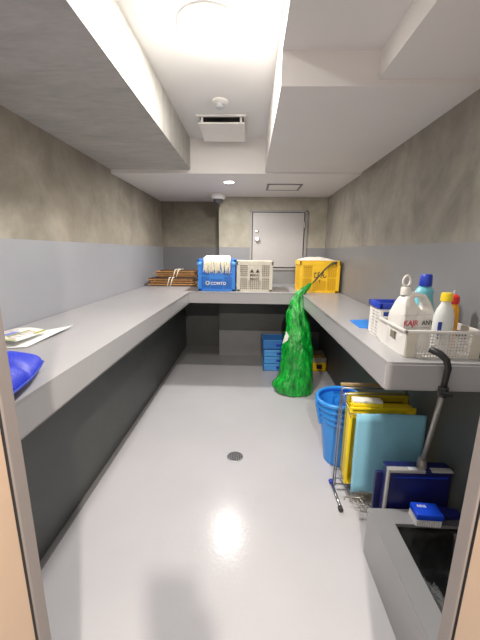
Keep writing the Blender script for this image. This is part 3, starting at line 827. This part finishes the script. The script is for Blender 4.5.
b = MB(); b.lathe([(.018, -.022), (.02, -.018), (.02, .018), (.016, .022)], (-.045, -.168, .945), 14); b.tube([(-.065, -.185, .945), (-.02, -.188, .94)], .010, 8)
b.build('clamp', M['black'], t, auto=True)
MB().tube([(-.046, -.168, .95), (-.047, -.176, 1.01), (-.05, -.185, 1.055), (-.066, -.19, 1.09), (-.09, -.182, 1.112), (-.122, -.165, 1.125)], [.011, .0115, .0125, .0135, .0145, .0135], 12).build('grip', M['grip'], t, smooth=True)

# ------------------------------------------------------------ wire rack with trays and board
t = thing('wire_rack', (.76, 1.75, 0), 'freestanding chrome wire rack holding yellow trays under the right counter', 'rack')
b = MB(); zt = .685
def U(y, zt):
    b.tube([(-.19, y, .03), (-.188, y, zt-.02), (-.175, y, zt), (.19, y, zt), (.205, y, zt-.02), (.205, y, .03)], .0045, 8)
U(.06, .69); U(.02, .67)
for z in (.12, .60): b.tube([(-.19, .06, z), (.205, .06, z)], .003, 6)
b.tube([(-.19, .06, .69), (-.175, -.09, .60), (-.17, -.10, .58)], .003, 6)
b.tube([(.205, .06, .69), (.19, -.09, .60)], .003, 6); b.tube([(-.175, -.09, .60), (.19, -.09, .60)], .003, 6)
for k in range(3): b.tube([(-.19, .06-.05*k, .055), (.205, .06-.05*k, .055)], .003, 6)
for k in range(4): b.tube([(-.15+.02*k, .05, .06), (-.12+.03*k, -.14-.012*k, .05), (-.02, -.16, .05), (.15, -.15-.01*k, .055)], .003, 6)
b.tube([(-.17, -.12, .05), (-.17, -.12, .05+.02), (.15, -.12, .07)], .003, 6)
b.build('wire_frame', M['wire'], t, smooth=True)
for x in (-.20, .205):
    MB().tube([(x, .075, .018), (x+.003, -.16, .018)], .010, 10).build('foot_bar', M['steel'], t, smooth=True)
    for y in (.07, -.155): MB().tube([(x, y-.012, .018), (x, y+.012, .018)], .0145, 10).build('foot_cap', M['capblue'] if y > 0 else M['black'], t, smooth=True)

def tray(loc, w, h, th, m, label, name='tray', tiltx=0):
    t = thing(name, loc, label, 'tray', 'yellow trays standing in the wire rack'); t.rotation_euler.x = tiltx
    b = MB(); b.box((-w/2, 0, 0), (w/2, .008, h), .003)
    b.box((-w/2, -th, 0), (-w/2+.012, .008, h), .003); b.box((w/2-.012, -th, 0), (w/2, .008, h), .003)
    b.box((-w/2, -th, 0), (w/2, .008, .012), .003); b.box((-w/2, -th, h-.012), (w/2, .008, h), .003)
    b.build('tray_body', m, t, auto=True)
    b = MB(); b.box((-w/2-.006, -th-.003, 0), (-w/2+.004, -th+.012, h), .002); b.box((w/2-.004, -th-.003, 0), (w/2+.006, -th+.012, h), .002)
    b.box((-w/2-.006, -th-.003, h-.006), (w/2+.006, -th+.012, h+.004), .002)
    b.build('lip', m, t, auto=True)
    return t
tray((.775, 1.735, .13), .36, .50, .065, M['yellow'], 'bright yellow tray standing upright just behind the pale blue board')
tray((.79, 1.815, .13), .36, .53, .04, M['yellow_d'], 'yellow tray, shade in its colour, at the back of the wire rack')
b = MB()
b.box((-.085, -.03, 0), (.085, .03, .022), .006)
t = thing('scouring_sponge', (.69, 1.70, .636), 'yellow sponge with a white top lying on the upright yellow tray', 'sponge', rz=-.08)
b.build('sponge_base', M['yellow'], t, auto=True)
MB().box((-.083, -.028, .022), (.083, .028, .038), .006).build('white_pad', M['cloth'], t, auto=True)

# cyan board
b = MB(); P = []
n = 24
for i in range(n+1):
    u = i/n; x = .592+.37*u
    zb = .17+.010*math.sin(u*9)-.03*max(0, u-.3)
    P.append([(x, 1.578-.02*(1-v/10)+.004*math.sin(u*7+v*.4), zb+(.648-zb)*v/10) for v in range(11)])
b.grid(P); t = b.build('cutting_board', M['cyan'], smooth=True, solid=.01)
tag(t, 'large pale blue plastic board leaning on the front of the wire rack', 'board')
# brown wooden slats on rack top
t = thing('wooden_rod', (.765, 1.83, .69), 'pale brown wooden rod lying across the top of the wire rack', 'rod')
MB().box((-.19, -.006, .004), (.17, .018, .02), .003).build('rod_body', mat('old_wood', (150, 125, 85), .7, var=.2), t)

# nested buckets
def bucket(x, y, z, rr, lean, label):
    t = thing('bucket', (x, y, z), label, 'bucket', 'blue buckets nested behind the wire rack'); t.rotation_euler = (lean*.5, -lean, 0)
    h = .36; r0, r1 = rr*.74, rr
    MB().lathe([(r0-.01, 0), (r0, .006), (r1-.006, h-.035), (r1-.012, h-.002), (r0-.012, .012), (.001, .012)], n=48, caps=False).build('bucket_body', M['bucket'], t, auto=True)
    MB().lathe([(r1-.008, h-.03), (r1+.004, h-.032), (r1+.014, h-.012), (r1+.006, h), (r1-.008, h+.001), (r1-.012, h-.01)], n=48, caps=False).build('rim', M['bucket'], t, smooth=True)
    MB().lathe([(r1-.014, h-.012), (r1-.02, h-.09)], n=48, caps=False).build('inner_band', M['bucket_in'], t, smooth=True)
    for s_ in (-1, 1): MB().box((s_*(r1+.001), -.02, h-.07), (s_*(r1+.016), .02, h-.02), .004).build('handle_lug', M['bucket'], t, auto=True)
    return t
names = ['blue bucket standing on the floor, outermost of the nested stack', 'blue bucket nested second from the bottom, only its rim showing', 'blue bucket nested third from the bottom, only its rim showing', 'topmost blue bucket of the nested stack with its dark inside open']
for k in range(4):
    bucket(.685-.005*k, 2.09, .0+.05*k, .153, .02*k, names[k])

# ------------------------------------------------------------ phone held in front of the hallway light (out of frame, its shadow falls on the floor)
t = thing('smartphone', (0, -.035, 1.38), 'black smartphone held upright by the person in the doorway', 'phone')
MB().box((-.036, -.0045, -.0), (.036, .0045, .15), .004).build('phone_body', M['black'], t, auto=True)
MB().box((-.033, -.0052, .004), (.033, -.0047, .146)).build('screen', M['gap'], t)
def skin(name, verts, edges, radii, m, parent, sub=2):
    me = bpy.data.meshes.new(name); me.from_pydata(verts, edges, []); me.materials.append(m)
    o = bpy.data.objects.new(name, me); COL.objects.link(o); o.parent = parent
    md = o.modifiers.new('skin', 'SKIN'); md.use_smooth_shade = True
    sv = me.skin_vertices[0].data
    for i_, r_ in enumerate(radii): sv[i_].radius = (r_, r_) if not isinstance(r_, tuple) else r_
    sv[0].use_root = True
    md = o.modifiers.new('sub', 'SUBSURF'); md.levels = sub; md.render_levels = sub
    return o
t = thing('person', (-.06, -.82, 0), 'person in dark clothes standing in the doorway holding up a phone', 'person')
# one continuous body: pelvis, spine, neck, head, legs, arms
Vv = [(0, 0, .95), (0, 0, 1.12), (0, 0, 1.32), (0, .0, 1.43), (0, .01, 1.50), (0, .02, 1.56), (0, .03, 1.63), (0, .02, 1.69),
      (.09, 0, .90), (.10, .01, .50), (.10, 0, .08), (.11, .13, .035), (-.09, 0, .90), (-.10, .01, .50), (-.10, 0, .08), (-.11, .13, .035),
      (.18, 0, 1.40), (.23, .14, 1.19), (.13, .58, 1.33), (.095, .70, 1.38), (-.18, 0, 1.40), (-.26, -.01, 1.12), (-.24, .10, .88), (-.235, .13, .80)]
Ee = [(0, 1), (1, 2), (2, 3), (3, 4), (4, 5), (5, 6), (6, 7), (0, 8), (8, 9), (9, 10), (10, 11), (0, 12), (12, 13), (13, 14), (14, 15), (3, 16), (16, 17), (17, 18), (18, 19), (3, 20), (20, 21), (21, 22), (22, 23)]
Rr = [(.14, .10), (.13, .095), (.16, .10), (.10, .07), .052, .075, .085, .06, .085, .06, .042, .035, .085, .06, .042, .035, .055, .045, .028, .03, .055, .045, .03, .032]
skin('body', Vv, Ee, Rr, M['skin'], t)
cv = [(0, 0, .90), (0, 0, 1.12), (0, 0, 1.32), (0, .0, 1.42), (.18, 0, 1.40), (.23, .14, 1.19), (.145, .52, 1.31), (-.18, 0, 1.40), (-.26, -.01, 1.12), (-.242, .09, .91)]
skin('jacket', cv, [(0, 1), (1, 2), (2, 3), (3, 4), (4, 5), (5, 6), (3, 7), (7, 8), (8, 9)], [(.165, .125), (.15, .115), (.175, .115), (.11, .08), .068, .058, .042, .068, .058, .042], M['sleeve'], t)
skin('trousers', [(0, 0, 1.0), (.095, 0, .80), (.10, .01, .50), (.10, 0, .10), (-.095, 0, .80), (-.10, .01, .50), (-.10, 0, .10)], [(0, 1), (1, 2), (2, 3), (0, 4), (4, 5), (5, 6)], [(.15, .112), .092, .075, .06, .092, .075, .06], M['capblue'], t)
MB().lathe([(.001, .115), (.05, .105), (.085, .06), (.092, .0), (.085, -.05)], (0, .0, 1.655), 24, caps=False).build('hair', M['ink'], t, smooth=True)
# fingers closing round the phone
px, py, pz = .06, .785, 1.40       # phone centre in the person's frame
for k in range(4):
    z = 1.385+.021*k; l = (.9, 1, .97, .8)[k]
    skin('finger', [(.112, .735, z-.004), (.108, .795, z), (.095-.0*k, .803, z+.002), (.072, .8, z+.004)], [(0, 1), (1, 2), (2, 3)], [.010, .009, .008, .007], M['skin'], t, 1)
skin('thumb', [(.09, .715, 1.385), (.055, .755, 1.40), (.03, .772, 1.42)], [(0, 1), (1, 2)], [.013, .011, .009], M['skin'], t, 1)

# ------------------------------------------------------------ lights
def area(name, loc, size, power, color=(1, .96, .9), rot=(0, 0, 0), shape='DISK', spread=PI):
    l = bpy.data.lights.new(name, 'AREA'); l.shape = shape; l.size = size; l.energy = power; l.color = color; l.spread = spread
    o = bpy.data.objects.new(name, l); COL.objects.link(o); o.location = loc; o.rotation_euler = rot; return o
area('ceiling_lamp_front', (-.213, 1.686, ZH-.012), .18, 22)
area('ceiling_lamp_near', (-.213, .85, ZH-.012), .12, 5)
area('ceiling_lamp_back', (-.237, 3.512, ZC-.012), .09, 22)
pl = bpy.data.lights.new('lamp_glow', 'POINT'); pl.energy = 5; pl.color = (1, .95, .85); pl.shadow_soft_size = .05
o = bpy.data.objects.new('lamp_glow', pl); COL.objects.link(o); o.location = (-.213, 1.686, ZH-.1)
pl = bpy.data.lights.new('hall_lamp', 'POINT'); pl.energy = 190; pl.color = (1, .88, .77); pl.shadow_soft_size = .025
o = bpy.data.objects.new('hall_lamp', pl); COL.objects.link(o); o.location = (.14, -.53, 2.15)

w = bpy.data.worlds.new('world'); S.world = w; w.use_nodes = True
w.node_tree.nodes['Background'].inputs['Color'].default_value = (1, .9, .8, 1)
w.node_tree.nodes['Background'].inputs['Strength'].default_value = .5

# ------------------------------------------------------------ camera
cam = bpy.data.cameras.new('camera'); co = bpy.data.objects.new('camera', cam); COL.objects.link(co)
pi_, ya, ro = .2154, -.03, .0114
F = Vector((math.sin(ya)*math.cos(pi_), math.cos(ya)*math.cos(pi_), -math.sin(pi_)))
R0 = Vector((math.cos(ya), -math.sin(ya), 0)); U0 = R0.cross(F)
R_ = R0*math.cos(ro)+U0*math.sin(ro); U_ = -R0*math.sin(ro)+U0*math.cos(ro)
mt = Matrix((( R_.x, U_.x, -F.x, 0), (R_.y, U_.y, -F.y, 0), (R_.z, U_.z, -F.z, 1.5), (0, 0, 0, 1)))
co.matrix_world = mt
cam.sensor_fit = 'VERTICAL'; cam.sensor_height = 24; cam.lens = 24*313.99/640; cam.clip_start = .02
S.camera = co
S.view_settings.view_transform = 'Standard'; S.view_settings.look = 'None'; S.view_settings.exposure = .17; S.view_settings.gamma = 1.12
